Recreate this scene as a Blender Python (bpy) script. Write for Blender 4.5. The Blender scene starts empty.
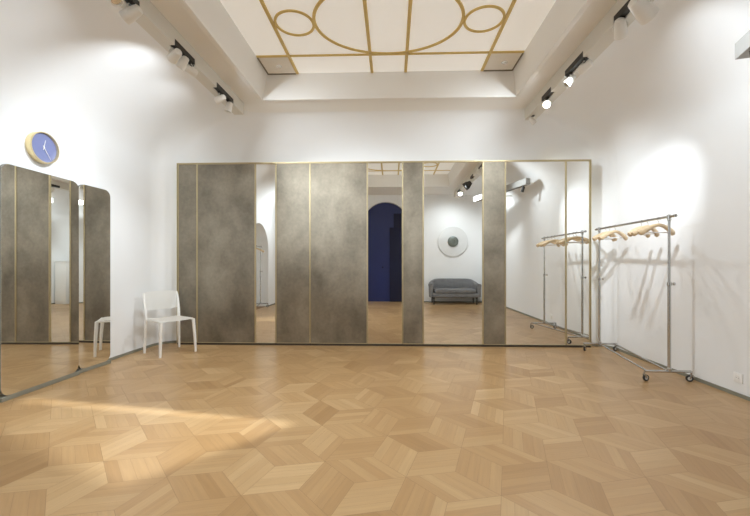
import bpy, bmesh, math, random
from mathutils import Vector, Matrix

SC = bpy.context.scene
COL = SC.collection
PI = math.pi
random.seed(7)

# ------------------------------------------------------------------ camera, world, exposure
CAM_H = 1.12
cam_data = bpy.data.cameras.new('camera')
cam_data.sensor_width = 36.0
cam_data.lens = 370.0 / 750.0 * 36.0
cam_data.shift_x = -5.0 / 750.0
cam_data.shift_y = 6.0 / 750.0
cam_data.clip_start = 0.02
camera = bpy.data.objects.new('camera', cam_data)
camera.location = (0, 0, CAM_H)
camera.rotation_euler = (PI / 2, 0, math.atan(12.0 / 370.0))
COL.objects.link(camera)
SC.camera = camera

world = bpy.data.worlds.new('world')
SC.world = world
world.use_nodes = True
world.node_tree.nodes['Background'].inputs[0].default_value = (0.9, 0.95, 1.0, 1)
world.node_tree.nodes['Background'].inputs[1].default_value = 0.3

SC.view_settings.view_transform = 'Standard'
SC.view_settings.look = 'None'
SC.view_settings.gamma = 1.0
SC.view_settings.exposure = 0.34
SC.view_settings.use_curve_mapping = False
SC.cycles.max_bounces = 16
SC.cycles.diffuse_bounces = 8
SC.cycles.glossy_bounces = 10
SC.cycles.caustics_reflective = True
SC.cycles.caustics_refractive = True
SC.cycles.blur_glossy = 0.0
SC.cycles.sample_clamp_indirect = 12.0

LAMP_COLOR = (0.87, 0.945, 1.0)
LAMP_POWER = 80.0
PANEL_GLOW = 0.22

# ------------------------------------------------------------------ room dimensions (metres; camera stands at x=0, y=0)
XL, XR = -3.27, 2.93          # side walls
YB, YR = 5.19, -0.75          # far wall, rear wall
YM = 5.06                     # face of the wardrobe doors
ZS, ZP = 3.15, 3.45           # soffit, recessed ceiling panel


# ------------------------------------------------------------------ materials
def new_mat(name):
    m = bpy.data.materials.new(name)
    m.use_nodes = True
    return m, m.node_tree.nodes, m.node_tree.links, m.node_tree.nodes['Principled BSDF']


def plain(name, color, rough=0.5, metal=0.0, noise=0.0, scale=20.0, bump=0.0, spec=0.5):
    m, n, l, b = new_mat(name)
    b.inputs['Base Color'].default_value = (*color, 1)
    b.inputs['Roughness'].default_value = rough
    b.inputs['Metallic'].default_value = metal
    b.inputs['Specular IOR Level'].default_value = spec
    if noise > 0 or bump > 0:
        tc = n.new('ShaderNodeTexCoord')
        nt = n.new('ShaderNodeTexNoise')
        nt.inputs['Scale'].default_value = scale
        nt.inputs['Detail'].default_value = 5
        l.new(tc.outputs['Object'], nt.inputs['Vector'])
        if noise > 0:
            mx = n.new('ShaderNodeMix'); mx.data_type = 'RGBA'
            mx.inputs['A'].default_value = (*[c * (1 - noise) for c in color], 1)
            mx.inputs['B'].default_value = (*[min(1, c * (1 + noise)) for c in color], 1)
            l.new(nt.outputs['Fac'], mx.inputs['Factor'])
            l.new(mx.outputs['Result'], b.inputs['Base Color'])
        if bump > 0:
            bp = n.new('ShaderNodeBump')
            bp.inputs['Strength'].default_value = bump
            bp.inputs['Distance'].default_value = 0.01
            l.new(nt.outputs['Fac'], bp.inputs['Height'])
            l.new(bp.outputs['Normal'], b.inputs['Normal'])
    return m


def emitter(name, color, strength):
    m, n, l, b = new_mat(name)
    b.inputs['Base Color'].default_value = (*color, 1)
    b.inputs['Emission Color'].default_value = (*color, 1)
    b.inputs['Emission Strength'].default_value = strength
    return m


M_WALL = plain('white_wall_paint', (0.862, 0.875, 0.885), 0.85, noise=0.012, scale=2.0, bump=0.02, spec=0.25)
M_CEIL = plain('white_ceiling_paint', (0.875, 0.87, 0.85), 0.9, noise=0.01, scale=2.0, spec=0.2)
M_BASEB = plain('grey_skirting_paint', (0.235, 0.23, 0.185), 0.6, noise=0.05, scale=15)
M_GOLD = plain('gilded_rib', (0.70, 0.53, 0.20), 0.5, 0.2, noise=0.08, scale=18)
M_BRASS = plain('brushed_brass', (0.58, 0.49, 0.30), 0.4, 0.6, noise=0.06, scale=30)
M_TILE = plain('cream_corner_tile', (0.86, 0.84, 0.79), 0.7, noise=0.03)
M_TILE_EDGE = plain('dark_tile_edge', (0.20, 0.17, 0.12), 0.5, noise=0.05)
M_TRACK = plain('white_track_enamel', (0.70, 0.68, 0.62), 0.5, noise=0.02)
M_DARK = plain('black_track_channel', (0.025, 0.024, 0.022), 0.5, noise=0.1)
M_LAMP = plain('white_lamp_enamel', (0.82, 0.81, 0.77), 0.35, noise=0.02)
M_LENS = emitter('lit_lamp_lens', (1.0, 0.97, 0.9), 14.0)
M_LENS_LOW = plain('lamp_reflector', (0.85, 0.85, 0.82), 0.2, 0.8, noise=0.03)
M_MIRROR = plain('silvered_mirror', (0.90, 0.905, 0.88), 0.0, 1.0)
M_MIRROR_EDGE = plain('mirror_edge', (0.22, 0.215, 0.19), 0.35, 0.4, noise=0.05)
M_PLINTH = plain('dark_wardrobe_rail', (0.075, 0.062, 0.05), 0.45, 0.4, noise=0.08)
M_CHROME = plain('chromed_steel', (0.55, 0.55, 0.54), 0.22, 1.0, noise=0.03, scale=40)
M_RUBBER = plain('black_caster_rubber', (0.03, 0.03, 0.03), 0.55, noise=0.1)
M_HUB = plain('grey_caster_hub', (0.62, 0.61, 0.58), 0.4, noise=0.04)
M_CHAIR = plain('white_moulded_plastic', (0.93, 0.925, 0.90), 0.4, noise=0.01)
M_VELVET = plain('grey_velvet', (0.19, 0.19, 0.195), 0.9, noise=0.3, scale=9, bump=0.15)
M_BLACKWOOD = plain('black_turned_wood', (0.03, 0.028, 0.026), 0.45, noise=0.1)
M_NAVY = plain('navy_lacquer', (0.012, 0.022, 0.115), 0.4, noise=0.1, scale=3)
M_NAVY_DARK = plain('dark_navy_cloth', (0.006, 0.008, 0.035), 0.8, noise=0.2, scale=5)
M_CLOCK_FACE = plain('blue_clock_face', (0.185, 0.215, 0.41), 0.35, noise=0.03)
M_CLOCK_RIM = plain('pale_gold_clock_rim', (0.80, 0.68, 0.40), 0.3, 0.75, noise=0.04)
M_HAND = plain('white_clock_hand', (0.88, 0.88, 0.88), 0.4, noise=0.01)
M_SOCKET = plain('white_socket_plastic', (0.90, 0.90, 0.89), 0.4, noise=0.01)
M_PLINTHW = plain('white_plinth_paint', (0.85, 0.85, 0.83), 0.6, noise=0.01)
M_DISC = plain('frosted_white_disc', (0.74, 0.75, 0.75), 0.25, noise=0.02)
M_DISC_C = plain('dark_grey_disc_centre', (0.17, 0.19, 0.17), 0.4, 0.3, noise=0.25, scale=12)


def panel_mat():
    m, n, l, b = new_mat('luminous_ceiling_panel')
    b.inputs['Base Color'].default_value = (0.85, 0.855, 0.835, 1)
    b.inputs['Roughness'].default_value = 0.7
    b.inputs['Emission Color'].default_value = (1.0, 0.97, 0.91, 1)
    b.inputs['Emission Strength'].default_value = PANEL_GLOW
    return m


M_PANEL = panel_mat()


def bronze_mat():
    """patinated metal sheet: cloudy tone, soft reflection"""
    m, n, l, b = new_mat('patinated_bronze_sheet')
    tc = n.new('ShaderNodeTexCoord')
    mp = n.new('ShaderNodeMapping'); mp.inputs['Scale'].default_value = (1.3, 1.3, 1.0)
    l.new(tc.outputs['Object'], mp.inputs['Vector'])
    n1 = n.new('ShaderNodeTexNoise'); n1.inputs['Scale'].default_value = 1.7
    n1.inputs['Detail'].default_value = 7; n1.inputs['Roughness'].default_value = 0.6
    l.new(mp.outputs['Vector'], n1.inputs['Vector'])
    n2 = n.new('ShaderNodeTexNoise'); n2.inputs['Scale'].default_value = 26
    n2.inputs['Detail'].default_value = 6
    l.new(tc.outputs['Object'], n2.inputs['Vector'])
    r1 = n.new('ShaderNodeValToRGB')
    r1.color_ramp.elements[0].position = 0.34
    r1.color_ramp.elements[0].color = (0.205, 0.178, 0.135, 1)
    r1.color_ramp.elements[1].position = 0.68
    r1.color_ramp.elements[1].color = (0.41, 0.365, 0.285, 1)
    l.new(n1.outputs['Fac'], r1.inputs['Fac'])
    mx = n.new('ShaderNodeMix'); mx.data_type = 'RGBA'; mx.blend_type = 'MULTIPLY'
    mx.inputs['Factor'].default_value = 0.3
    l.new(r1.outputs['Color'], mx.inputs['A'])
    l.new(n2.outputs['Fac'], mx.inputs['B'])
    l.new(mx.outputs['Result'], b.inputs['Base Color'])
    rr = n.new('ShaderNodeMapRange')
    rr.inputs['To Min'].default_value = 0.42; rr.inputs['To Max'].default_value = 0.55
    l.new(n1.outputs['Fac'], rr.inputs['Value'])
    l.new(rr.outputs['Result'], b.inputs['Roughness'])
    b.inputs['Metallic'].default_value = 0.6
    return m


M_BRONZE = bronze_mat()


def floor_mat():
    """oak planks: per-plank tone from a mesh attribute, grain along each plank's own UV"""
    m, n, l, b = new_mat('oak_parquet')
    at = n.new('ShaderNodeAttribute'); at.attribute_name = 'plank_tone'
    uv = n.new('ShaderNodeUVMap'); uv.uv_map = 'plank'
    mp = n.new('ShaderNodeMapping'); mp.inputs['Scale'].default_value = (3.0, 45.0, 1.0)
    l.new(uv.outputs['UV'], mp.inputs['Vector'])
    g = n.new('ShaderNodeTexNoise'); g.inputs['Scale'].default_value = 1.0
    g.inputs['Detail'].default_value = 6; g.inputs['Roughness'].default_value = 0.65
    l.new(mp.outputs['Vector'], g.inputs['Vector'])
    ramp = n.new('ShaderNodeValToRGB')
    e = ramp.color_ramp.elements
    e[0].position = 0.0; e[0].color = (0.365, 0.210, 0.086, 1)
    e[1].position = 1.0; e[1].color = (0.545, 0.365, 0.185, 1)
    k = ramp.color_ramp.elements.new(0.5); k.color = (0.460, 0.284, 0.130, 1)
    l.new(at.outputs['Fac'], ramp.inputs['Fac'])
    gr = n.new('ShaderNodeMapRange')
    gr.inputs['From Min'].default_value = 0.3; gr.inputs['From Max'].default_value = 0.7
    gr.inputs['To Min'].default_value = 0.92; gr.inputs['To Max'].default_value = 1.07
    l.new(g.outputs['Fac'], gr.inputs['Value'])
    mx = n.new('ShaderNodeMix'); mx.data_type = 'RGBA'; mx.blend_type = 'MULTIPLY'
    mx.inputs['Factor'].default_value = 1.0
    l.new(ramp.outputs['Color'], mx.inputs['A'])
    l.new(gr.outputs['Result'], mx.inputs['B'])
    l.new(mx.outputs['Result'], b.inputs['Base Color'])
    b.inputs['Roughness'].default_value = 0.30
    b.inputs['Specular IOR Level'].default_value = 0.45
    return m


M_FLOOR = floor_mat()
M_GROOVE = plain('floor_joint', (0.27, 0.165, 0.085), 0.7, noise=0.1)


def wood_mat():
    m, n, l, b = new_mat('beech_wood')
    tc = n.new('ShaderNodeTexCoord')
    mp = n.new('ShaderNodeMapping'); mp.inputs['Scale'].default_value = (4, 40, 40)
    l.new(tc.outputs['Object'], mp.inputs['Vector'])
    g = n.new('ShaderNodeTexNoise'); g.inputs['Scale'].default_value = 1.5; g.inputs['Detail'].default_value = 4
    l.new(mp.outputs['Vector'], g.inputs['Vector'])
    r = n.new('ShaderNodeValToRGB')
    r.color_ramp.elements[0].position = 0.3; r.color_ramp.elements[0].color = (0.60, 0.44, 0.26, 1)
    r.color_ramp.elements[1].position = 0.7; r.color_ramp.elements[1].color = (0.78, 0.63, 0.43, 1)
    l.new(g.outputs['Fac'], r.inputs['Fac'])
    l.new(r.outputs['Color'], b.inputs['Base Color'])
    b.inputs['Roughness'].default_value = 0.45
    return m


M_WOOD = wood_mat()


# ------------------------------------------------------------------ mesh helpers
def obj(name, bm, mat, parent=None, smooth=None, loc=None, rotz=None):
    """link a bmesh as ONE mesh object; smooth: None = by angle"""
    bmesh.ops.recalc_face_normals(bm, faces=bm.faces)
    me = bpy.data.meshes.new(name)
    bm.to_mesh(me); bm.free()
    for m in (mat if isinstance(mat, (list, tuple)) else [mat]):
        me.materials.append(m)
    if smooth is not False:
        me.polygons.foreach_set('use_smooth', [True] * len(me.polygons))
        me.set_sharp_from_angle(angle=math.radians(smooth or 35))
    o = bpy.data.objects.new(name, me)
    COL.objects.link(o)
    if parent is not None:
        o.parent = parent
    if loc is not None:
        o.location = loc
    if rotz is not None:
        o.rotation_euler = (0, 0, rotz)
    return o


def struct(name, bm, mat, smooth=None):
    o = obj(name, bm, mat, None, smooth)
    o['kind'] = 'structure'
    return o


def tag(o, label, cat, group=None):
    o['label'] = label; o['category'] = cat
    if group:
        o['group'] = group
    return o


def thing(name, label, cat, loc=(0, 0, 0), rotz=0.0, group=None):
    o = bpy.data.objects.new(name, None)
    o.empty_display_size = 0.1
    o.location = loc; o.rotation_euler = (0, 0, rotz)
    COL.objects.link(o)
    return tag(o, label, cat, group)


def dup(root, loc, rotz, label, group=None):
    """copy a thing with its parts and their sub-parts"""
    r = root.copy(); COL.objects.link(r)
    r.location = loc; r.rotation_euler = (0, 0, rotz)
    r['label'] = label
    if group:
        r['group'] = group
    for ch in list(root.children):
        c = ch.copy(); COL.objects.link(c); c.parent = r
        for g in list(ch.children):
            d = g.copy(); COL.objects.link(d); d.parent = c
    return r


def NB():
    return bmesh.new()


def box(bm, x0, x1, y0, y1, z0, z1, bev=0.0, seg=2):
    v = [bm.verts.new((x, y, z)) for z in (z0, z1) for y in (y0, y1) for x in (x0, x1)]
    fs = [bm.faces.new([v[i] for i in q]) for q in
          ((0, 2, 3, 1), (4, 5, 7, 6), (0, 1, 5, 4), (2, 6, 7, 3), (0, 4, 6, 2), (1, 3, 7, 5))]
    if bev > 0:
        es = list({e for f in fs for e in f.edges})
        bmesh.ops.bevel(bm, geom=es, offset=bev, segments=seg, profile=0.5, affect='EDGES')
    return bm


def frame_for(d):
    d = d.normalized()
    a = Vector((0, 0, 1)) if abs(d.z) < 0.95 else Vector((1, 0, 0))
    u = d.cross(a).normalized()
    return u, u.cross(d).normalized()


def tube(bm, pts, rad, seg=12, cap=True, closed=False, ru=1.0, rv=1.0):
    """sweep an ellipse (rad*ru, rad*rv) along pts; rad may be a list"""
    P = [Vector(p) for p in pts]
    n = len(P)
    rings = []
    for i, p in enumerate(P):
        if closed:
            d = P[(i + 1) % n] - P[i - 1]
        else:
            d = P[min(i + 1, n - 1)] - P[max(i - 1, 0)]
        u, w = frame_for(d)
        r = rad[i] if isinstance(rad, (list, tuple)) else rad
        rings.append([bm.verts.new(p + u * (math.cos(2 * PI * k / seg) * r * ru) + w * (math.sin(2 * PI * k / seg) * r * rv))
                      for k in range(seg)])
    m = n if closed else n - 1
    for i in range(m):
        a, b = rings[i], rings[(i + 1) % n]
        for k in range(seg):
            bm.faces.new((a[k], a[(k + 1) % seg], b[(k + 1) % seg], b[k]))
    if cap and not closed:
        bm.faces.new(rings[0]); bm.faces.new(rings[-1])
    return bm


def cyl(bm, p0, p1, r0, r1=None, seg=20):
    return tube(bm, [p0, p1], [r0, r0 if r1 is None else r1], seg)


def lathe(bm, prof, origin=(0, 0, 0), axis='Z', seg=40):
    """prof: list of (radius, height) revolved about the axis"""
    o = Vector(origin)
    rings = []
    for r, h in prof:
        ring = []
        for k in range(seg):
            a = 2 * PI * k / seg
            c, s = math.cos(a) * r, math.sin(a) * r
            v = {'Z': Vector((c, s, h)), 'X': Vector((h, c, s)), 'Y': Vector((c, h, s))}[axis]
            ring.append(bm.verts.new(o + v))
        rings.append(ring)
    for a, b in zip(rings, rings[1:]):
        for k in range(seg):
            bm.faces.new((a[k], a[(k + 1) % seg], b[(k + 1) % seg], b[k]))
    bm.faces.new(rings[0]); bm.faces.new(rings[-1])
    return bm


def prism(bm, outline, a0, a1, put):
    """extrude a closed 2-D outline; put(p, a) gives the 3-D point"""
    lo = [bm.verts.new(put(p, a0)) for p in outline]
    hi = [bm.verts.new(put(p, a1)) for p in outline]
    n = len(outline)
    bm.faces.new(lo); bm.faces.new(hi)
    for i in range(n):
        bm.faces.new((lo[i], lo[(i + 1) % n], hi[(i + 1) % n], hi[i]))
    return bm


def rounded_rect(x0, x1, y0, y1, r, n=8):
    out = []
    for cx, cy, a0 in ((x1 - r, y0 + r, -PI / 2), (x1 - r, y1 - r, 0), (x0 + r, y1 - r, PI / 2), (x0 + r, y0 + r, PI)):
        for k in range(n + 1):
            a = a0 + PI / 2 * k / n
            out.append((cx + r * math.cos(a), cy + r * math.sin(a)))
    return out


def to_frame(bm, loc, d, roll_up=Vector((0, 0, 1))):
    """turn a mesh built along +Z so that +Z points along d, then move it"""
    q = Vector((0, 0, 1)).rotation_difference(Vector(d).normalized())
    bm.transform(Matrix.Translation(loc) @ q.to_matrix().to_4x4())
    return bm


# ------------------------------------------------------------------ floor: rhombus parquet (hexagon stars of pinwheeled planks)
def build_floor():
    bm = NB()
    uvl = bm.loops.layers.uv.new('plank')
    tone = bm.faces.layers.float.new('plank_tone')
    E, A0 = 0.2745, math.radians(12.75)
    d = [Vector((math.cos(A0 + PI / 3 * k), math.sin(A0 + PI / 3 * k))) * E for k in range(6)]
    hub0 = Vector((0.074, 1.948))
    h1, h2 = d[0] + d[1], d[1] + d[2]          # translations between star centres
    rng = random.Random(11)
    NP = 4
    for i in range(-22, 23):
        for j in range(-22, 23):
            hub = hub0 + h1 * i + h2 * j
            if not (XL - 0.6 < hub.x < XR + 0.6 and YR - 0.9 < hub.y < YB + 0.6):
                continue
            for k in range(3):                     # each rhombus joins two star centres, so a centre owns three of its six
                a, b = d[k], d[k + 1]
                base = rng.gauss(0.5, 0.16)
                for p in range(NP):
                    t0, t1 = p / NP, (p + 1) / NP
                    g = 0.00035 / E
                    q0, q1 = t0 + g * (2.2 if p == 0 else 1), t1 - g * (2.2 if p == NP - 1 else 1)
                    s0, s1 = 2.2 * g, 1 - 2.2 * g
                    c = [hub + a * s + b * q for s, q in ((s0, q0), (s1, q0), (s1, q1), (s0, q1))]
                    f = bm.faces.new([bm.verts.new((v.x, v.y, 0.0)) for v in c])
                    f[tone] = min(1.0, max(0.0, base + rng.gauss(0, 0.10) + (rng.random() < 0.05) * 0.25))
                    off = rng.random() * 50
                    for lp, (s, q) in zip(f.loops, ((s0, q0), (s1, q0), (s1, q1), (s0, q1))):
                        lp[uvl].uv = (s * E + off, q * E + off)
    for co, no in (((XL - 0.05, 0, 0), (-1, 0, 0)), ((XR + 0.02, 0, 0), (1, 0, 0)),
                   ((0, YB + 0.02, 0), (0, 1, 0)), ((0, YR - 0.3, 0), (0, -1, 0))):
        bmesh.ops.bisect_plane(bm, geom=bm.verts[:] + bm.edges[:] + bm.faces[:], plane_co=co, plane_no=no, clear_outer=True)
    # the joints: one board just under the planks
    z = -0.0008
    f = bm.faces.new([bm.verts.new(p) for p in ((XL - 0.62, YR - 0.35, z), (XR + 0.05, YR - 0.35, z), (XR + 0.05, YB + 0.05, z), (XL - 0.62, YB + 0.05, z))])
    f.material_index = 1
    for fc in bm.faces:
        fc.normal_update()
        if fc.normal.z < 0:
            fc.normal_flip()
    me = bpy.data.meshes.new('floor')
    bm.to_mesh(me); bm.free()
    me.materials.append(M_FLOOR); me.materials.append(M_GROOVE)
    o = bpy.data.objects.new('floor', me); COL.objects.link(o)
    o['kind'] = 'structure'


build_floor()

# ------------------------------------------------------------------ walls with rounded corners and a deep cove up to the soffit
Z0 = 2.48
COVE_L, COVE_R, COVE_B = 1.15, 0.95, 0.28
CR = 0.28                      # radius of the vertical corners


def ring(t):
    """outline of the room at cove step t (0 = wall, 1 = soffit); returns three point lists: left, back, right"""
    ang = t * PI / 2
    ins, z = 1 - math.cos(ang), Z0 + (ZS - Z0) * math.sin(ang)
    xl, xr, yb = XL + COVE_L * ins, XR - COVE_R * ins, YB - COVE_B * ins
    r = CR + 0.12 * ins
    left = [Vector((xl, YR + (yb - r - YR) * k / 10, z)) for k in range(11)]
    back = [left[-1]]
    for k in range(1, 9):
        a = PI - PI / 2 * k / 8
        back.append(Vector((xl + r + r * math.cos(a), yb - r + r * math.sin(a), z)))
    for k in range(1, 10):
        back.append(Vector((xl + r + (xr - xl - 2 * r) * k / 10, yb, z)))
    for k in range(0, 9):
        a = PI / 2 - PI / 2 * k / 8
        back.append(Vector((xr - r + r * math.cos(a), yb - r + r * math.sin(a), z)))
    right = [back[-1]] + [Vector((xr, (yb - r) + (YR - yb + r) * k / 10, z)) for k in range(1, 11)]
    return left, back, right


NC = 14
rings = [ring(k / NC) for k in range(NC + 1)]


def grid(bm, rows):
    vs = [[bm.verts.new(p) for p in row] for row in rows]
    for a, b in zip(vs, vs[1:]):
        for k in range(len(a) - 1):
            bm.faces.new((a[k], a[k + 1], b[k + 1], b[k]))


def arch_outline(c, half, spring, n=20):
    """points of a floor-standing round arch, from its left foot over the crown to its right foot"""
    pts = [(c - half, 0.0)]
    for k in range(n + 1):
        a = PI - PI * k / n
        pts.append((c + half * math.cos(a), spring + half * math.sin(a)))
    pts.append((c + half, 0.0))
    return pts


# left wall: arched alcove beside the camera
ALC = arch_outline(1.10, 0.66, 1.47)
ALC_D = 0.5
bm = NB()
ye = rings[0][0][-1].y
poly = [(YR, 0.0)] + ALC + [(ye, 0.0), (ye, Z0), (YR, Z0)]
bm.faces.new([bm.verts.new((XL, p[0], p[1])) for p in poly])
fr = [bm.verts.new((XL, *p)) for p in ALC]
bk = [bm.verts.new((XL - ALC_D, *p)) for p in ALC]
for i in range(len(ALC) - 1):
    bm.faces.new((fr[i], fr[i + 1], bk[i + 1], bk[i]))
bm.faces.new(bk)
grid(bm, [r[0] for r in rings])
bmesh.ops.remove_doubles(bm, verts=bm.verts, dist=1e-5)
struct('wall_left', bm, M_WALL, 40)

bm = NB()
grid(bm, [[Vector((p.x, p.y, 0)) for p in rings[0][1]]] + [r[1] for r in rings])
struct('wall_back', bm, M_WALL, 40)
bm = NB()
grid(bm, [[Vector((p.x, p.y, 0)) for p in rings[0][2]]] + [r[2] for r in rings])
struct('wall_right', bm, M_WALL, 40)

# rear wall with the arched navy doorway
RAR = arch_outline(-0.19, 0.70, 2.25)
RAR_D = 0.16
bm = NB()
poly = [(XL - 0.02, 0.0)] + RAR + [(XR + 0.02, 0.0), (XR + 0.02, ZS + 0.02), (XL - 0.02, ZS + 0.02)]
bm.faces.new([bm.verts.new((p[0], YR, p[1])) for p in poly])
fr = [bm.verts.new((p[0], YR, p[1])) for p in RAR]
bk = [bm.verts.new((p[0], YR - RAR_D, p[1])) for p in RAR]
for i in range(len(RAR) - 1):
    bm.faces.new((fr[i], fr[i + 1], bk[i + 1], bk[i]))
struct('wall_rear', bm, M_WALL, 40)

bm = NB()
prism(bm, RAR, YR - RAR_D - 0.03, YR - RAR_D, lambda p, a: (p[0], a, p[1]))
door = struct('door_1', bm, M_NAVY)
bm = NB()
box(bm, -0.07, 0.50, YR - RAR_D, YR - RAR_D + 0.05, 0.0, 2.2, 0.004)
box(bm, 0.05, 0.50, YR - RAR_D, YR - RAR_D + 0.05, 2.2, 2.62, 0.004)
o = obj('door_curtain', bm, M_NAVY_DARK, door)
bm = NB()
lathe(bm, [(0.012, 0.0), (0.012, 0.03), (0.025, 0.035), (0.025, 0.055), (0.01, 0.06)], (-0.28, YR - RAR_D, 1.02), 'Y', 16)
obj('door_handle', bm, M_NAVY_DARK, door)

# ceiling: soffit with the recessed coffer
CX0, CX1, CY0, CY1 = -1.59, 1.49, 0.46, 4.50           # coffer mouth
PX0, PX1, PY0, PY1 = -1.522, 1.45, 0.50, 4.485          # recessed panel
bm = NB()
X0, X1, Y0, Y1 = XL - 0.05, XR + 0.05, YR - 0.05, YB + 0.05


def quad(bm, a, b, c, d):
    return bm.faces.new([bm.verts.new(p) for p in (a, b, c, d)])


for x0, x1, y0, y1 in ((X0, CX0, Y0, Y1), (CX1, X1, Y0, Y1), (CX0, CX1, Y0, CY0), (CX0, CX1, CY1, Y1)):
    quad(bm, (x0, y0, ZS), (x1, y0, ZS), (x1, y1, ZS), (x0, y1, ZS))
m_out = [(CX0, CY0), (CX1, CY0), (CX1, CY1), (CX0, CY1)]
m_in = [(PX0, PY0), (PX1, PY0), (PX1, PY1), (PX0, PY1)]
for i in range(4):
    (ax, ay), (bx, by) = m_out[i], m_out[(i + 1) % 4]
    (cx, cy), (dx, dy) = m_in[(i + 1) % 4], m_in[i]
    quad(bm, (ax, ay, ZS), (bx, by, ZS), (cx, cy, ZP + 0.03), (dx, dy, ZP + 0.03))
bmesh.ops.remove_doubles(bm, verts=bm.verts, dist=1e-5)
struct('ceiling', bm, M_CEIL, False)

# small moulding round the coffer mouth (one closed step)
bm = NB()
w, hgt = 0.05, 0.014
for x0, x1, y0, y1 in ((CX0 - w, CX0, CY0 - w, CY1 + w), (CX1, CX1 + w, CY0 - w, CY1 + w),
                       (CX0, CX1, CY0 - w, CY0), (CX0, CX1, CY1, CY1 + w)):
    box(bm, x0, x1, y0, y1, ZS - hgt, ZS + 0.01, 0.004)
struct('trim_1', bm, M_CEIL)

# baseboards
BH, BT = 0.030, 0.014
bm = NB()
box(bm, XL, XL + BT, 1.78, rings[0][0][-1].y, 0, BH)
box(bm, XL, XL + BT, YR, 0.42, 0, BH)
struct('baseboard_left', bm, M_BASEB)
bm = NB()
pts = [p for p in rings[0][1]]
inner = []
for i, p in enumerate(pts):
    d = (pts[min(i + 1, len(pts) - 1)] - pts[max(i - 1, 0)]).normalized()
    inner.append(p + Vector((d.y, -d.x, 0)) * BT)
lo = [[bm.verts.new((p.x, p.y, z)) for p in row] for row, z in ((pts, BH), (inner, BH), (inner, 0))]
for a, b in zip(lo, lo[1:]):
    for k in range(len(a) - 1):
        bm.faces.new((a[k], a[k + 1], b[k + 1], b[k]))
struct('baseboard_back', bm, M_BASEB)
bm = NB()
box(bm, XR - BT, XR, YR, rings[0][2][0].y, 0, BH)
struct('baseboard_right', bm, M_BASEB)
bm = NB()
box(bm, XL, -0.9, YR, YR + BT, 0, BH)
box(bm, 0.52, XR, YR, YR + BT, 0, BH)
struct('baseboard_rear', bm, M_BASEB)

# ------------------------------------------------------------------ ceiling panel with gilded ribs
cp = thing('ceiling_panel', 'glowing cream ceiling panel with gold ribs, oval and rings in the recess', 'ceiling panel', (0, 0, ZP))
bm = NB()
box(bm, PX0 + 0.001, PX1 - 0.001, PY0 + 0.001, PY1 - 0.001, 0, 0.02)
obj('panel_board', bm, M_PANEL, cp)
RW, RT = 0.034, 0.016
MED_X, MED_Y, MED_A, MED_B = -0.036, 3.55, 0.71, 0.535
for x in (-1.152, -0.242, 0.163, 1.079):
    bm = NB()
    box(bm, x - RW / 2, x + RW / 2, PY0 + 0.004, PY1 - 0.004, -RT, 0.001, 0.004)
    obj('gold_rib', bm, M_GOLD, cp)
for y in (4.10, 3.0, 1.95, 0.9):
    if y == 3.0 or y == 1.95:
        continue
    bm = NB()
    box(bm, PX0 + 0.004, PX1 - 0.004, y - 0.014, y + 0.014, -RT * 0.8, 0.001, 0.003)
    obj('gold_cross_bar', bm, M_GOLD, cp)


def flat_ring(bm, cx, cy, a, b, w, n=72):
    rows = []
    for k in range(n):
        t = 2 * PI * k / n
        c, s = math.cos(t), math.sin(t)
        rows.append([(cx + (a + q) * c, cy + (b + q) * s, z) for q, z in ((-w / 2, 0.001), (-w / 2, -RT * 0.7), (-w * 0.2, -RT), (w * 0.2, -RT), (w / 2, -RT * 0.7), (w / 2, 0.001))])
    vs = [[bm.verts.new(p) for p in r] for r in rows]
    for i in range(n):
        p, q = vs[i], vs[(i + 1) % n]
        for k in range(5):
            bm.faces.new((p[k], p[k + 1], q[k + 1], q[k]))


for my in (MED_Y, 1.45):
    bm = NB(); flat_ring(bm, MED_X, my, MED_A, MED_B, 0.03); obj('gold_oval', bm, M_GOLD, cp)
    for cx in (-0.942, 0.876):
        bm = NB(); flat_ring(bm, cx, my, 0.182, 0.182, 0.024); obj('gold_ring', bm, M_GOLD, cp)
for x0, x1 in ((PX0 + 0.004, -1.171), (1.098, PX1 - 0.004)):
    bm = NB()
    box(bm, x0, x1, 4.118, PY1 - 0.002, -0.010, 0.001)
    t = obj('corner_tile', bm, M_TILE, cp)
    bm = NB()
    e = 0.016
    box(bm, x0, x1, PY1 - 0.02, PY1 - 0.002, -0.016, 0)
    xo = x0 if x0 < 0 else x1 - e
    box(bm, xo, xo + e, 4.118, PY1 - 0.02, -0.016, 0)
    obj('tile_edge', bm, M_TILE_EDGE, t)
    bm = NB()
    lathe(bm, [(0.036, 0.002), (0.036, -0.006), (0.022, -0.008), (0.02, -0.003), (0.001, -0.003)], ((x0 + x1) / 2 + 0.02, 4.30, -0.010), 'Z', 24)
    obj('downlight_ring', bm, M_LENS_LOW, t)


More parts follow.
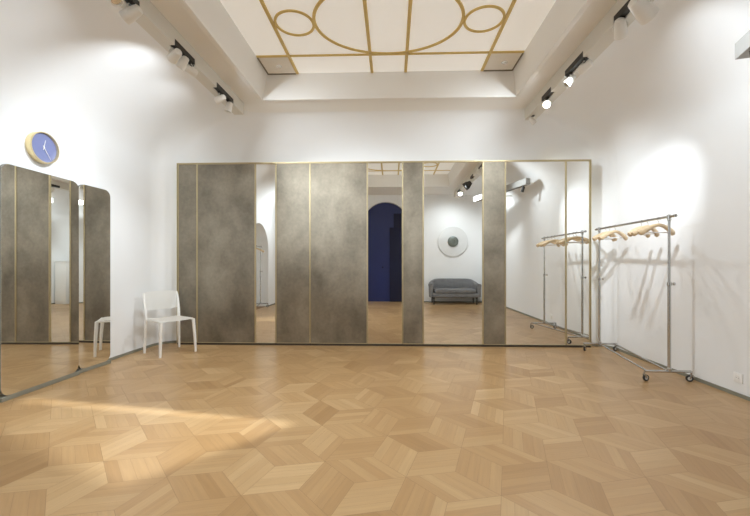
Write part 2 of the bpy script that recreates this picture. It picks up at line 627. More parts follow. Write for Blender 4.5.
# ------------------------------------------------------------------ lighting tracks and their spot lamps
def track(xa, xb, ya, yb, slots, slot_x, name, label):
    """white beam under the soffit with dark channels let into its underside"""
    t = thing(name, label, 'light track', ((xa + xb) / 2, ya, ZS), 0, 'light tracks')
    ox, oy, oz = t.location
    zb = 3.0
    bm = NB()
    ys = [ya] + [v for s in slots for v in s] + [yb]
    for i in range(0, len(ys), 2):
        box(bm, xa - ox, xb - ox, ys[i] - oy, ys[i + 1] - oy, zb - oz, -0.002)
    for s0, s1 in slots:
        box(bm, xa - ox, xb - ox, s0 - oy, s1 - oy, zb + 0.06 - oz, -0.002)
        lo, hi = slot_x
        if lo - xa > 0.004:
            box(bm, xa - ox, lo - ox, s0 - oy, s1 - oy, zb - oz, zb + 0.06 - oz)
        if xb - hi > 0.004:
            box(bm, hi - ox, xb - ox, s0 - oy, s1 - oy, zb - oz, zb + 0.06 - oz)
    obj('beam', bm, M_TRACK, t, False)
    for s0, s1 in slots:
        bm = NB()
        lo, hi = slot_x
        box(bm, lo + 0.002 - ox, hi - 0.002 - ox, s0 + 0.004 - oy, s1 - 0.004 - oy, zb + 0.010 - oz, zb + 0.059 - oz)
        obj('channel', bm, M_DARK, t, False)
    return t


SL = [(0.25, 0.6), (1.05, 1.4), (1.80, 2.10), (2.36, 2.68), (3.12, 3.45), (3.88, 4.30)]
SR = [(0.25, 0.6), (1.05, 1.4), (1.85, 2.15), (2.62, 2.96), (3.42, 3.78), (4.10, 4.36)]
track(-1.985, -1.865, -0.3, 4.60, SL, (-1.915, -1.865), 'light_track', 'white lighting track under the ceiling on the side of the clock')
track(1.735, 1.87, -0.3, 4.90, SR, (1.735, 1.785), 'light_track', 'white lighting track under the ceiling above the right-hand clothes rail side')


def spot_lamp(loc, aim, label, size=1.0, power=1.0, spread=70, blend=1.0, lit=False, drop=0.07, soft=0.035, mask=None):
    """track spot: black adapter, stem, yoke, tapered white can with its lens and its own light"""
    t = thing('spot_lamp', label, 'spotlight', loc, 0, 'spot lamps on the tracks')
    p = Vector((0, 0, 0.0))
    d = (Vector(aim) - (Vector(loc) + Vector((0, 0, -drop)))).normalized()
    c = Vector((0, 0, -drop))
    bm = NB()
    box(bm, -0.014, 0.014, -0.04, 0.04, -0.012, 0.0, 0.003)
    cyl(bm, (0, 0, -0.01), (0, 0, -drop + 0.045 * size), 0.007, seg=10)
    obj('mount', bm, M_DARK, t)
    R, L = 0.034 * size, 0.095 * size
    bm = NB()
    lathe(bm, [(R * 0.45, -L * 0.62), (R * 0.75, -L * 0.55), (R * 0.86, -L * 0.3), (R, L * 0.1), (R * 1.05, L * 0.45), (R * 1.05, L * 0.5), (R * 0.93, L * 0.5), (R * 0.88, L * 0.36), (0.001, L * 0.36)], seg=24)
    to_frame(bm, c, d)
    obj('lamp_can', bm, M_LAMP, t)
    bm = NB()
    lathe(bm, [(R * 0.86, 0), (R * 0.86, 0.004), (0.001, 0.006)], (0, 0, L * 0.37), seg=24)
    to_frame(bm, c, d)
    obj('lens', bm, M_LENS if lit else M_LENS_LOW, t)
    bm = NB()
    u = d.cross(Vector((0, 0, 1)))
    u = u.normalized() if u.length > 1e-3 else Vector((1, 0, 0))
    top = Vector((0, 0, -drop + 0.05 * size))
    tube(bm, [c + u * R * 1.1, c + u * R * 1.15 + Vector((0, 0, 0.02)), top + u * R * 0.5, top, top - u * R * 0.5, c - u * R * 1.15 + Vector((0, 0, 0.02)), c - u * R * 1.1], 0.004, 8)
    obj('yoke', bm, M_LAMP, t)
    ld = bpy.data.lights.new('spot_light', 'SPOT')
    ld.energy = LAMP_POWER * power
    ld.color = LAMP_COLOR
    ld.spot_size = math.radians(spread); ld.spot_blend = blend
    ld.shadow_soft_size = 0.0018 if mask else soft
    lo = bpy.data.objects.new('spot_light', ld); COL.objects.link(lo)
    lo.parent = t
    lo.location = c + d * (L * 0.5 + 0.03)
    lo.rotation_euler = d.to_track_quat('-Z', 'Y').to_euler()
    if mask:                               # framing shutter: added plate, its opening imitates light thrown by the standing mirror
        q = d.to_track_quat('-Z', 'Y').to_matrix()
        ex, ey = q @ Vector((1, 0, 0)), q @ Vector((0, 1, 0))
        dist = 0.11
        hole = []
        for fx, fy in mask:
            v = Vector((fx, fy, 0.0)) - (Vector(loc) + lo.location)
            v *= dist / v.dot(d)
            hole.append((v.dot(ex), v.dot(ey)))
        cx = sum(h[0] for h in hole) / 4; cy = sum(h[1] for h in hole) / 4
        hole.sort(key=lambda h: math.atan2(h[1] - cy, h[0] - cx))
        S = 0.085
        sq = [(-S, -S), (S, -S), (S, S), (-S, S)]
        bm = NB()
        c0 = lo.location + d * dist
        rings_ = []
        for dd in (0.0, 0.003):
            rings_.append([[bm.verts.new(c0 + ex * p[0] + ey * p[1] + d * dd) for p in poly_] for poly_ in (sq, hole)])
        for i in range(4):
            j = (i + 1) % 4
            for a_, b_ in ((rings_[0][0], rings_[0][1]), (rings_[1][1], rings_[1][0]), (rings_[0][1], rings_[1][1]), (rings_[1][0], rings_[0][0])):
                bm.faces.new((a_[i], a_[j], b_[j], b_[i]))
        back = [bm.verts.new(lo.location - d * 0.03 + ex * p[0] * 0.45 + ey * p[1] * 0.45) for p in sq]
        for i in range(4):                    # closed hood between the can and the plate
            j = (i + 1) % 4
            bm.faces.new((back[i], back[j], rings_[0][0][j], rings_[0][0][i]))
        obj('added_light_mask', bm, M_DARK, t, False)
    return t


TZ = 3.009
lx, rx = -1.893, 1.765
spot_lamp((lx, 2.45, TZ), (0.6, 1.9, 0.0), 'smaller white track spot at the upper photo edge on the clock side', 1.15, 2.2, 120)
spot_lamp((lx, 2.63, TZ), (-3.27, 2.7, 2.2), 'larger white track spot on the clock side, close to the upper photo edge', 1.3, 0.25, 110)
spot_lamp((lx, 3.17, TZ), (-3.2, 4.0, 2.55), 'white spot nearest the viewer of three mid-way along the clock side track', 1.2, 0.55, 100)
spot_lamp((lx, 3.29, TZ), (-3.17, 3.28, 1.1), 'white spot in the middle of three mid-way along the clock side track', 1.1, 0.7, 90)
spot_lamp((lx, 3.42, TZ), (-0.7, 5.15, 2.45), 'white spot farthest of three mid-way along the clock side track', 1.1, 0.5, 85)
spot_lamp((lx, 4.02, TZ), (-3.2, 4.3, 2.5), 'nearer of two white spots in the last channel of the clock side track', 1.1, 0.15, 110)
spot_lamp((lx, 4.24, TZ), (-2.5, 4.1, 0.3), 'farther of two white spots in the last channel of the clock side track', 1.1, 0.9, 100)
spot_lamp((rx + 0.02, 2.70, TZ), (2.93, 3.15, 2.35), 'biggest white spot, at the upper photo edge on the clothes rail side', 1.75, 0.42, 110)
spot_lamp((rx, 2.92, TZ), (2.9, 4.45, 1.55), 'white spot tilted outward below the biggest one on the clothes rail side', 1.3, 2.0, 48)
spot_lamp((rx + 0.02, 3.48, TZ), (0.9, 5.15, 2.45), 'white spot under the near end of the black channel mid-way on the clothes rail side', 1.1, 0.55, 85)
spot_lamp((rx, 3.74, TZ), (-0.8, 3.9, 0.0), 'white spot under the far end of the black channel mid-way on the clothes rail side', 1.1, 1.5, 120)
spot_lamp((rx, 4.28, TZ), (0.35, 1.0, 1.6), 'dazzling lit spot shining at the viewer near the end of its track', 1.2, 0.9, 80, lit=True)
spot_lamp((rx + 0.02, 4.76, 2.998), (2.6, 4.6, 1.9), 'white spot at the very end of the track over the clothes rail side', 0.9, 0.4, 110, drop=0.06)
# rear part of the tracks, seen in the mirrors, some lamps and the masks added
MASK_L = ((-3.05, 3.02), (-0.65, 2.60), (-0.65, 2.53), (-3.05, 2.90))  # floor outline of mirror-bounced light, cut by an added plate
MASK_R = ((-3.1, 2.97), (-0.7, 2.54), (-1.35, 1.80), (-3.1, 2.58))
CLK, RSD = 'white track spot behind the viewer on the clock side, ', 'white track spot behind the viewer, rail side, '
spot_lamp((lx, 0.36, TZ), (-2.3, YM, 1.75), CLK + 'nearest the rear wall', 1.1, 5.5, 34)
spot_lamp((lx, 0.50, TZ), (-3.2, 0.9, 2.2), CLK + 'second from the rear wall, added to brighten the left wall', 1.1, 1.1, 120)  # added lamp, brightens the left wall behind the viewer
spot_lamp((lx, 1.22, TZ), (-0.55, YM, 1.75), CLK + 'alone in the middle channel', 1.1, 3.6, 36)
spot_lamp((lx, 1.95, TZ), (-1.9, 2.76, 0.0), CLK + 'imitating mirror-bounced light through an added shutter', 1.1, 4.0, 75, mask=MASK_L)
spot_lamp((rx, 0.36, TZ), (1.6, YR, 1.6), RSD + 'nearest the settee wall, added to brighten it', 1.1, 0.55, 120)  # added lamp, brightens the rear wall
spot_lamp((rx, 0.50, TZ), (0.8, YM, 1.75), RSD + 'second from the settee wall', 1.1, 1.6, 36)
spot_lamp((rx, 1.22, TZ), (2.93, 0.6, 2.0), RSD + 'alone in the middle channel', 1.1, 1.0, 110)
spot_lamp((rx, 1.95, TZ), (-2.0, 2.45, 0.0), RSD + 'imitating mirror-bounced light through an added shutter', 1.1, 8.0, 60, mask=MASK_R)

# ------------------------------------------------------------------ wardrobe: sliding panels of bronze sheet and mirror
W_H = 2.515
wd = thing('wardrobe', 'wall-wide wardrobe of bronze sheet and mirror panels with brass edges', 'wardrobe', (0, YM, 0))
wx0, wx1 = -2.985, 2.665
D1 = YB - YM                      # carcass depth, up to the wall behind
bm = NB()
box(bm, wx0, wx1, 0.035, D1 - 0.003, 0.0, W_H - 0.002)
obj('carcass', bm, M_PLINTH, wd, False)
bm = NB()
box(bm, wx0 - 0.008, wx1 + 0.008, -0.012, D1 - 0.003, W_H - 0.002, W_H + 0.009, 0.002)
obj('top_rail', bm, M_BRASS, wd, False)
bm = NB()
box(bm, wx0, wx1, -0.010, 0.034, 0.0, 0.026, 0.002)
obj('bottom_rail', bm, M_PLINTH, wd, False)
for xa, xb in ((wx0 - 0.008, wx0), (wx1, wx1 + 0.008)):
    bm = NB()
    box(bm, xa, xb, -0.012, D1 - 0.003, 0, W_H - 0.002, 0.002)
    obj('side_strip', bm, M_BRASS, wd, False)
PANELS = [('metal', -2.979, -2.712), ('metal', -2.708, -1.894), ('mirror', -1.890, -1.605), ('metal', -1.601, -1.131),
          ('metal', -1.127, -0.340), ('mirror', -0.336, 0.142), ('metal', 0.146, 0.424), ('mirror', 0.428, 1.232),
          ('metal', 1.236, 1.532), ('mirror', 1.536, 2.341), ('mirror', 2.345, 2.660)]
for kind, xa, xb in PANELS:
    bm = NB()
    y0 = 0.004 if kind == 'metal' else 0.008
    box(bm, xa + 0.004, xb - 0.004, y0, 0.033, 0.030, W_H - 0.007, 0.0015 if kind == 'metal' else 0)
    cx = (xa + xb) / 2
    o = obj(kind + '_panel', bm, M_BRONZE if kind == 'metal' else M_MIRROR, wd, False)
    o['label'] = 'patinated bronze sheet panel' if kind == 'metal' else 'full-height mirror panel'
    bm = NB()
    for x0, x1 in ((xa, xa + 0.007), (xb - 0.007, xb)):
        box(bm, x0, x1, -0.004, 0.034, 0.027, W_H - 0.004, 0.0015)
    for z0, z1 in ((0.027, 0.034), (W_H - 0.011, W_H - 0.004)):
        box(bm, xa + 0.007, xb - 0.007, -0.004, 0.034, z0, z1, 0.0015)
    s = obj('brass_edge', bm, M_BRASS, o, False)
    s['label'] = 'brass edge strips'

# ------------------------------------------------------------------ two standing mirrors on the left wall


def standing_mirror(loc, rotz, width, label):
    """local x = along the wall, local y = out of the wall (towards the room is -y)"""
    t = thing('standing_mirror', label, 'mirror', loc, rotz, 'standing mirrors against the left wall')
    Hh = 1.945
    out = rounded_rect(0, width, 0.036, Hh, 0.075, 9)
    inn = rounded_rect(0.0025, width - 0.0025, 0.0385, Hh - 0.0025, 0.0725, 9)
    bm = NB()
    prism(bm, out, 0.0, 0.022, lambda p, a: (p[0], a, p[1]))
    obj('backing', bm, M_MIRROR_EDGE, t, 30)
    bm = NB()
    prism(bm, inn, -0.004, 0.0, lambda p, a: (p[0], a, p[1]))
    obj('mirror_glass', bm, M_MIRROR, t, False)
    bm = NB()
    box(bm, 0.0, width, -0.012, 0.04, 0.0, 0.036, 0.003)
    obj('base_rail', bm, M_BASEB, t, False)
    return t


standing_mirror((-3.160, 2.885, 0), PI / 2 + math.radians(0.9), 0.762, 'wide standing mirror with rounded corners below the round clock')
standing_mirror((-3.195, 3.668, 0), PI / 2 - math.radians(1.9), 0.41, 'narrow standing mirror with rounded corners nearer the white chair')

# ------------------------------------------------------------------ wall clock
ck = thing('wall_clock', 'round wall clock with blue face and pale gold rim above the mirrors', 'clock', (XL, 3.335, 2.20))
CRD = 0.144
bm = NB()
lathe(bm, [(CRD * 0.98, 0.0), (CRD, 0.008), (CRD, 0.05), (CRD * 0.985, 0.056), (CRD * 0.93, 0.056), (CRD * 0.915, 0.05), (CRD * 0.915, 0.03), (0.001, 0.03)], (0, 0, 0), 'X', 64)
obj('rim', bm, M_CLOCK_RIM, ck)
bm = NB()
lathe(bm, [(CRD * 0.912, 0.0305), (CRD * 0.912, 0.034), (0.001, 0.034)], (0, 0, 0), 'X', 64)
obj('dial', bm, M_CLOCK_FACE, ck)


def clock_hand(ang, length, wd_, x0, name):
    bm = NB()
    c, s = math.cos(ang), math.sin(ang)
    pts = [(-wd_, -0.02), (wd_, -0.02), (wd_ * 0.5, length), (-wd_ * 0.5, length)]
    # on the wall x=const the photo's right is +y; angle clockwise from 12
    prism(bm, pts, x0, x0 + 0.002, lambda p, a: (a, p[0] * c + p[1] * s, -p[0] * s + p[1] * c))
    obj(name, bm, M_HAND, ck, False)


clock_hand(math.radians(12), 0.075, 0.0035, 0.037, 'hour_hand')
clock_hand(math.radians(146), 0.112, 0.0028, 0.040, 'minute_hand')
bm = NB()
lathe(bm, [(0.006, 0.034), (0.006, 0.044), (0.001, 0.045)], (0, 0, 0), 'X', 16)
obj('hand_pin', bm, M_HAND, ck)

# ------------------------------------------------------------------ white stacking chair
Pbl, Pfl, Pbr, Pfr = Vector((-3.105, 4.545)), Vector((-2.76, 4.318)), Vector((-2.872, 4.905)), Vector((-2.515, 4.662))
cc = (Pbl + Pfl + Pbr + Pfr) / 4
fwd = ((Pfl + Pfr) - (Pbl + Pbr)).normalized()
ch = thing('chair', 'white plastic stacking chair standing in the far left corner', 'chair', (cc.x, cc.y, 0), math.atan2(fwd.y, fwd.x))
# local: +x = front, +y = the sitter's left
SW, SD, SH = 0.212, 0.208, 0.435
bm = NB()
rows = []
for i in range(13):
    u = -1 + 2 * i / 12                     # back .. front
    row = []
    for j in range(13):
        v = -1 + 2 * j / 12
        wdt = SW * (0.94 + 0.06 * (u + 1) / 2)
        z = SH - 0.014 * (1 - v * v) * (1 - 0.4 * u * u) - 0.010 * max(0, u - 0.6) ** 2 * 6 - 0.006 * abs(v) ** 6
        x = u * SD
        if abs(u) > 0.8 and abs(v) > 0.8:
            k = ((abs(u) - 0.8) * (abs(v) - 0.8)) / 0.04
            x *= 1 - 0.05 * k; wdt *= 1 - 0.05 * k
        row.append((x, v * wdt, z))
    rows.append(row)
grid(bm, rows)
ret = bmesh.ops.solidify(bm, geom=bm.faces[:], thickness=0.024)
obj('seat', bm, M_CHAIR, ch, 50)
# backrest: a tall band bent backwards at the middle
bm = NB()
zb0, zb1 = 0.530, 0.762
rows = []
for i in range(9):
    f = i / 8
    z = zb0 + (zb1 - zb0) * f
    row = []
    for j in range(17):
        v = -1 + 2 * j / 16
        hw = 0.205 - 0.012 * (1 - f)
        zz = z + (0.008 * (1 - v * v) if i == 8 else 0) - (0.012 * (abs(v) ** 5) if i == 8 else 0) + (0.012 * abs(v) ** 5 if i == 0 else 0)
        row.append((-0.212 - 0.05 * (z - SH) / 0.34 - 0.028 * (1 - v * v), v * hw, zz))
    rows.append(row)
grid(bm, rows)
bmesh.ops.solidify(bm, geom=bm.faces[:], thickness=0.014)
obj('backrest', bm, M_CHAIR, ch, 50)
for s, Pb, Pf in ((1, Pbr, Pfr), (-1, Pbl, Pfl)):
    R = Matrix.Rotation(-math.atan2(fwd.y, fwd.x), 2)
    b = R @ (Pb - cc); f = R @ (Pf - cc)
    bm = NB()
    tube(bm, [(f.x, f.y, 0.0), (f.x * 0.5 + 0.195 * 0.5, f.y * 0.5 + 0.5 * s * 0.197, 0.23), (0.190, s * 0.195, SH - 0.015)], [0.014, 0.018, 0.020], 12)
    obj('leg', bm, M_CHAIR, ch)
    bm = NB()
    tube(bm, [(b.x, b.y, 0.0), (b.x * 0.55 - 0.2 * 0.45, b.y * 0.5 + 0.5 * s * 0.197, 0.23), (-0.198, s * 0.200, SH - 0.015),
              (-0.208, s * 0.203, zb0), (-0.240, s * 0.206, 0.67), (-0.258, s * 0.202, zb1 - 0.012)], [0.014, 0.018, 0.019, 0.018, 0.015, 0.011], 12)
    obj('leg', bm, M_CHAIR, ch)
bm = NB()
for s in (-1, 1):
    tube(bm, [(-0.20, s * 0.196, SH - 0.02), (0.19, s * 0.19, SH - 0.02)], 0.009, 8)
tube(bm, [(-0.20, -0.196, SH - 0.022), (-0.20, 0.196, SH - 0.022)], 0.009, 8)
obj('seat_frame', bm, M_CHAIR, ch)

# ------------------------------------------------------------------ rolling clothes rail


def caster(parent, x, y, yaw):
    """local to the rail: contact point at (x, y, 0)"""
    r = 0.031
    bm = NB()
    c, s = math.cos(yaw), math.sin(yaw)
    hx, hy = x + 0.016 * c, y + 0.016 * s          # swivel axis sits ahead of the wheel
    cyl(bm, (hx, hy, 0.062), (hx, hy, 0.088), 0.008, seg=12)
    for q in (-1, 1):
        off = Vector((-s, c, 0)) * (0.013 * q)
        p = [Vector((hx, hy, 0.066)) + off * 0.9, Vector((x, y, r)) + off * 1.05]
        tube(bm, p, [0.011, 0.006], 8, rv=1.0, ru=0.35)
    box(bm, hx - 0.013, hx + 0.013, hy - 0.013, hy + 0.013, 0.060, 0.068, 0.002)
    a = obj('caster', bm, M_CHROME, parent)
    bm = NB()
    lathe(bm, [(r * 0.62, -0.009), (r * 0.93, -0.009), (r, -0.005), (r, 0.005), (r * 0.93, 0.009), (r * 0.62, 0.009)], (0, 0, 0), 'Z', 28)
    bm.transform(Matrix.Translation((x, y, r)) @ Vector((0, 0, 1)).rotation_difference(Vector((-s, c, 0))).to_matrix().to_4x4())
    obj('tyre', bm, M_RUBBER, a)
    bm = NB()
    lathe(bm, [(0.004, -0.0115), (r * 0.3, -0.0115), (r * 0.62, -0.0085), (r * 0.62, 0.0085), (r * 0.3, 0.0115), (0.004, 0.0115)], (0, 0, 0), 'Z', 24)
    bm.transform(Matrix.Translation((x, y, r)) @ Vector((0, 0, 1)).rotation_difference(Vector((-s, c, 0))).to_matrix().to_4x4())
    obj('hub', bm, M_HUB, a)


RAIL_L, BAR_Z = 1.235, 1.572


def clothes_rail(loc, rotz, label, length=RAIL_L):
    """local +y runs along the bar (near end at y=0)"""
    t = thing('clothes_rail', label, 'clothes rail', loc, rotz, 'rolling clothes rails')
    zb = 0.093
    ends = ((0.0, -0.225, 0.205), (length, -0.20, 0.215))
    for y, xa, xb in ends:
        bm = NB()
        box(bm, xa, xb, y - 0.014, y + 0.014, zb - 0.008, zb + 0.012, 0.004)
        obj('base_bar', bm, M_CHROME, t)
    for (x0, y0), (x1, y1) in (((0.0, length), (-0.20, 0.0)), ((0.19, length), (0.0, 0.0))):
        bm = NB()
        tube(bm, [(x0, y0, zb), (x1, y1, zb)], 0.0095, 12)
        obj('base_rail', bm, M_CHROME, t)
    for y in (0.0, length):
        bm = NB()
        cyl(bm, (0, y, zb + 0.004), (0, y, 0.925), 0.0145, seg=20)
        lathe(bm, [(0.0145, 0.91), (0.0195, 0.915), (0.0195, 0.945), (0.0145, 0.95)], (0, y, 0), 'Z', 20)
        lathe(bm, [(0.022, zb + 0.008), (0.022, zb + 0.03), (0.0145, zb + 0.038)], (0, y, 0), 'Z', 20)
        p = obj('post', bm, M_CHROME, t)
        bm = NB()
        cyl(bm, (0, y, 0.94), (0, y, BAR_Z - 0.004), 0.0115, seg=18)
        lathe(bm, [(0.0115, BAR_Z - 0.04), (0.0175, BAR_Z - 0.036), (0.0175, BAR_Z + 0.016), (0.013, BAR_Z + 0.021)], (0, y, 0), 'Z', 18)
        obj('upper_tube', bm, M_CHROME, p)
        bm = NB()
        cyl(bm, (0.014, y, 0.93), (0.042, y, 0.93), 0.0055, seg=12)
        lathe(bm, [(0.013, 0.036), (0.015, 0.040), (0.015, 0.05), (0.010, 0.054)], (0, y, 0.93), 'X', 16)
        obj('clamp_screw', bm, M_CHROME, p)
    bm = NB()
    cyl(bm, (0, -0.085, BAR_Z), (0, length + 0.085, BAR_Z), 0.0125, seg=20)
    for y in (-0.085, length + 0.06):
        cyl(bm, (0, y, BAR_Z), (0, y + 0.025, BAR_Z), 0.0155, seg=20)
    obj('top_bar', bm, M_CHROME, t)
    for y, xa, xb, w0 in ((0.0, -0.215, 0.185, 0.25), (length, -0.185, 0.195, 0.9)):
        caster(t, xa, y, PI + w0)
        caster(t, xb, y, w0 - 0.5)
    return t


RX, RY = 2.645, 3.62
clothes_rail((RX, RY, 0), math.radians(-1.2), 'chrome clothes rail on casters along the right wall')


# ------------------------------------------------------------------ wooden hangers
def hanger(loc, rotz, label, tilt=0.0):
    """hook centre at the origin (rests on the bar); shoulders along local x"""
    t = thing('coat_hanger', label, 'hanger', loc, rotz, 'wooden hangers on the clothes rail')
    bm = NB()
    pts, rad = [], []
    for i in range(33):
        s = -1 + 2 * i / 32
        a = abs(s)
        pts.append((0.185 * s, 0.03 * a * a, -0.062 - 0.012 * a - 0.072 * a ** 1.7))
        rad.append(0.014 + 0.013 * a ** 1.3 if a < 0.97 else 0.02)
    for i in range(len(pts)):
        pass
    tube(bm, pts, rad, 14, ru=0.9, rv=1.15)
    obj('shoulder', bm, M_WOOD, t, 60)
    bm = NB()
    cyl(bm, (-0.165, 0.022, -0.135), (0.165, 0.022, -0.135), 0.0065, seg=10)
    b = obj('trouser_bar', bm, M_HAND, t)
    b['label'] = 'white trouser bar'
    bm = NB()
    r = 0.0195
    hp = [(r * math.cos(math.radians(a)), 0, r * math.sin(math.radians(a)) - r + 0.0165) for a in range(-25, 231, 15)]
    hp = [(p[0], p[1], p[2]) for p in hp][::-1]
    hp = [(0.0, 0, -0.052), (0.0, 0, -0.036)] + [(-0.004, 0, -0.026)] + hp[1:]
    tube(bm, hp, 0.0021, 8)
    obj('hook', bm, M_CHROME, t)
    return t


HZ = BAR_Z - 0.0
rot = math.radians(-1.2)
first = None
HANG = [(1.08, 24, 'wooden hanger at the far end of the chrome clothes rail'),
        (1.00, 32, 'second wooden hanger from the far end of the clothes rail'),
        (0.88, 14, 'wooden hanger third from the far end of the clothes rail'),
        (0.40, 30, 'wooden hanger just behind the near group on the clothes rail'),
        (0.30, 22, 'wooden hanger in the middle of the near group on the clothes rail'),
        (0.14, 8, 'wooden hanger nearest the viewer, by the near post of the clothes rail')]


def rail_point(y):
    return (RX - math.sin(rot) * y, RY + math.cos(rot) * y, HZ + 0.0145 - 0.0165 + 0.0)


for y, a, lab in HANG:
    p = rail_point(y)
    if first is None:
        first = hanger(p, math.radians(a), lab)
    else:
        dup(first, p, math.radians(a), lab)

# ------------------------------------------------------------------ wall socket
so = thing('wall_socket', 'white electrical socket low on the right wall', 'socket', (XR, 3.225, 0.157))
bm = NB()
box(bm, -0.009, 0.0, -0.041, 0.041, -0.041, 0.041, 0.003)
obj('plate', bm, M_SOCKET, so)
bm = NB()
lathe(bm, [(0.021, -0.0085), (0.021, -0.0115), (0.019, -0.0115), (0.018, -0.0105), (0.001, -0.0105)], (0, 0, 0), 'X', 32)
obj('socket_ring', bm, M_SOCKET, so)
bm = NB()
for y in (-0.0095, 0.0095):
    cyl(bm, (-0.0112, y, 0), (-0.0095, y, 0), 0.0022, seg=10)
obj('pin_hole', bm, M_RUBBER, so)

# ------------------------------------------------------------------ settee (behind the viewer, seen in the mirror)
st = thing('settee', 'small grey velvet settee with curved back, seen in the mirror', 'settee', (1.75, -0.40, 0), 0)
hw = 0.66


def rounded_block(bm, x0, x1, y0, y1, z0, z1, bev):
    return box(bm, x0, x1, y0, y1, z0, z1, bev, 4)


bm = NB(); rounded_block(bm, -hw + 0.09, hw - 0.09, -0.20, 0.30, 0.30, 0.43, 0.045)
obj('seat_cushion', bm, M_VELVET, st, 60)
bm = NB(); rounded_block(bm, -hw + 0.03, hw - 0.03, -0.26, 0.29, 0.19, 0.31, 0.03)
obj('seat_base', bm, M_VELVET, st, 60)
# one continuous curved back that sweeps round into the arms
bm = NB()
rows = []
path = []
for k in range(41):
    f = k / 40
    a = PI * f
    x = -(hw) * math.copysign(abs(math.cos(a)) ** 0.35, math.cos(a))
    y = 0.24 - 0.51 * abs(math.sin(a)) ** 0.35
    side = abs(math.cos(a)) ** 3
    z = 0.70 - 0.13 * side
    path.append((x, y, z))
for i, (x, y, z) in enumerate(path):
    p0, p1 = path[max(i - 1, 0)], path[min(i + 1, 40)]
    d = Vector((p1[0] - p0[0], p1[1] - p0[1], 0)).normalized()
    nrm = Vector((d.y, -d.x, 0))
    row = []
    for q, zz in ((-0.045, 0.20), (-0.055, 0.45), (-0.06, z - 0.05), (-0.045, z - 0.012), (0.0, z), (0.045, z - 0.012), (0.06, z - 0.05), (0.05, 0.45), (0.045, 0.20)):
        row.append((x + nrm.x * q, y + nrm.y * q, zz))
    rows.append(row)
vs = [[bm.verts.new(p) for p in r] for r in rows]
for a, b in zip(vs, vs[1:]):
    for k in range(8):
        bm.faces.new((a[k], a[k + 1], b[k + 1], b[k]))
    bm.faces.new((a[8], a[0], b[0], b[8]))
bm.faces.new(vs[0]); bm.faces.new(vs[-1])
obj('backrest', bm, M_VELVET, st, 60)
for x in (-hw + 0.07, hw - 0.07):
    for y in (-0.21, 0.24):
        bm = NB()
        lathe(bm, [(0.028, 0.195), (0.03, 0.17), (0.018, 0.13), (0.022, 0.10), (0.015, 0.03), (0.017, 0.0)], (x, y, 0), 'Z', 16)
        obj('leg', bm, M_BLACKWOOD, st)

# round pale disc with dark centre over the settee
dc = thing('wall_disc', 'large round frosted disc with dark centre above the grey settee', 'wall decoration', (1.775, YR, 1.775))
bm = NB()
lathe(bm, [(0.43, 0.02), (0.435, 0.024), (0.435, 0.034), (0.43, 0.038), (0.15, 0.05), (0.149, 0.02)], (0, 0, 0), 'Y', 72)
obj('frosted_disc', bm, M_DISC, dc)
bm = NB()
lathe(bm, [(0.13, 0.0), (0.13, 0.05), (0.155, 0.055), (0.15, 0.085), (0.10, 0.105), (0.05, 0.105), (0.045, 0.09), (0.001, 0.09)], (0, 0, 0), 'Y', 48)
obj('dark_centre', bm, M_DISC_C, dc)

# white plinth in the rear right corner, seen through both mirrors
pl = NB()
box(pl, -0.15, 0.15, -0.15, 0.15, 0, 1.18, 0.006)
box(pl, -0.165, 0.165, -0.165, 0.165, 1.18, 1.205, 0.004)
o = obj('display_plinth', pl, M_PLINTHW, None, None, (2.70, -0.22, 0))
tag(o, 'tall white display plinth beside the settee, doubly reflected in the clock wall mirror', 'plinth')

# clothes rail in the arched alcove, seen in the narrow mirror strip
clothes_rail((-3.42, 0.62, 0), 0, 'second clothes rail parked in the arched alcove, seen in the narrow mirror strip', 0.9)
first2 = dup(first, (-3.42, 1.02, HZ - 0.002), math.radians(70), 'wooden hanger on the rail in the arched alcove', 'wooden hangers in the alcove')
dup(first, (-3.42, 0.90, HZ - 0.002), math.radians(-12), 'second wooden hanger on the alcove rail, further from the mirror', 'wooden hangers in the alcove')

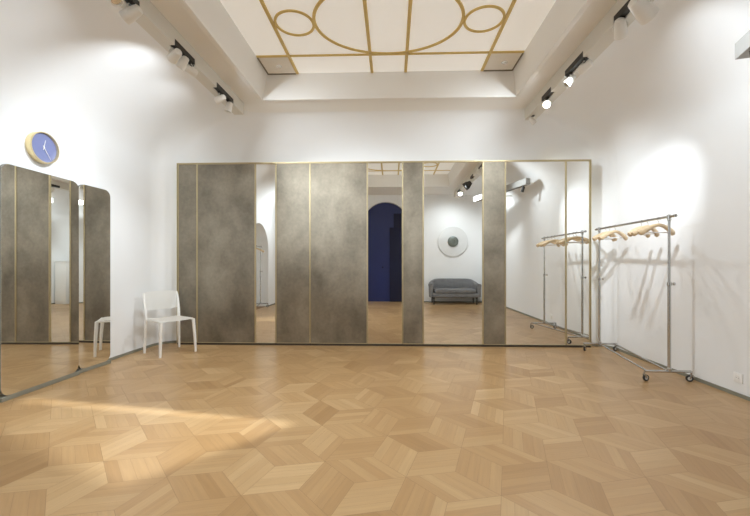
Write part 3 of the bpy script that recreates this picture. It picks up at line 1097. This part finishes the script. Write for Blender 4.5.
# ------------------------------------------------------------------ wall bracket track with a spot on the right wall (edge of the photo)
M_RAIL = plain('backlit_rail_grey', (0.36, 0.355, 0.34), 0.5, noise=0.03)  # backlit shade of the rail put into its grey base colour
wt = thing('wall_track', 'lighting rail on brackets with backlit grey painted in, cut by the right photo edge', 'light track', (XR, 2.87, 2.72))
bm = NB()
P0, P1 = Vector((-0.29, 0.0, 0.01)), Vector((-0.87, -1.95, 0.0))
dr = (P1 - P0).normalized()
sd = Vector((dr.y, -dr.x, 0))
v = []
for q in (P0, P1):
    v += [bm.verts.new(q + sd * a_ + Vector((0, 0, b_))) for a_, b_ in ((-0.05, -0.065), (0.05, -0.065), (0.05, 0.055), (-0.05, 0.055))]
for f in ((0, 1, 2, 3), (4, 5, 6, 7), (0, 1, 5, 4), (1, 2, 6, 5), (2, 3, 7, 6), (3, 0, 4, 7)):
    bm.faces.new([v[i] for i in f])
obj('beam', bm, M_RAIL, wt, False)
bm = NB()
v = []
for q in (P0 + dr * 0.10, P1 - dr * 0.06):
    v += [bm.verts.new(q + sd * a_ + Vector((0, 0, b_))) for a_, b_ in ((-0.018, -0.067), (0.018, -0.067), (0.018, -0.03), (-0.018, -0.03))]
for f in ((0, 1, 2, 3), (4, 5, 6, 7), (0, 1, 5, 4), (1, 2, 6, 5), (2, 3, 7, 6), (3, 0, 4, 7)):
    bm.faces.new([v[i] for i in f])
obj('channel', bm, M_DARK, wt, False)
for k in (0.25, 1.7):
    q = P0 + dr * k
    bm = NB()
    cyl(bm, (0.0, q.y, 0.02), (q.x + 0.03, q.y, 0.02), 0.011, seg=12)
    lathe(bm, [(0.035, 0.0), (0.035, -0.012), (0.012, -0.016)], (0, q.y, 0.02), 'X', 20)
    obj('bracket', bm, M_TRACK, wt)
q = P0 + dr * 1.05
bm = NB()
lathe(bm, [(0.02, -0.04), (0.02, -0.07), (0.10, -0.085), (0.125, -0.10), (0.125, -0.125), (0.105, -0.13), (0.10, -0.112), (0.001, -0.108)], (q.x, q.y, 0), 'Z', 36)
obj('round_lamp', bm, M_LENS_LOW, wt)
q = P0 + dr * 0.14
bm = NB()
cyl(bm, (q.x, q.y, -0.04), (q.x, q.y, -0.075), 0.012, seg=14)
cyl(bm, (q.x, q.y, -0.07), (q.x - 0.02, q.y - 0.03, -0.17), 0.030, seg=18)
obj('lamp_can', bm, M_DARK, wt)
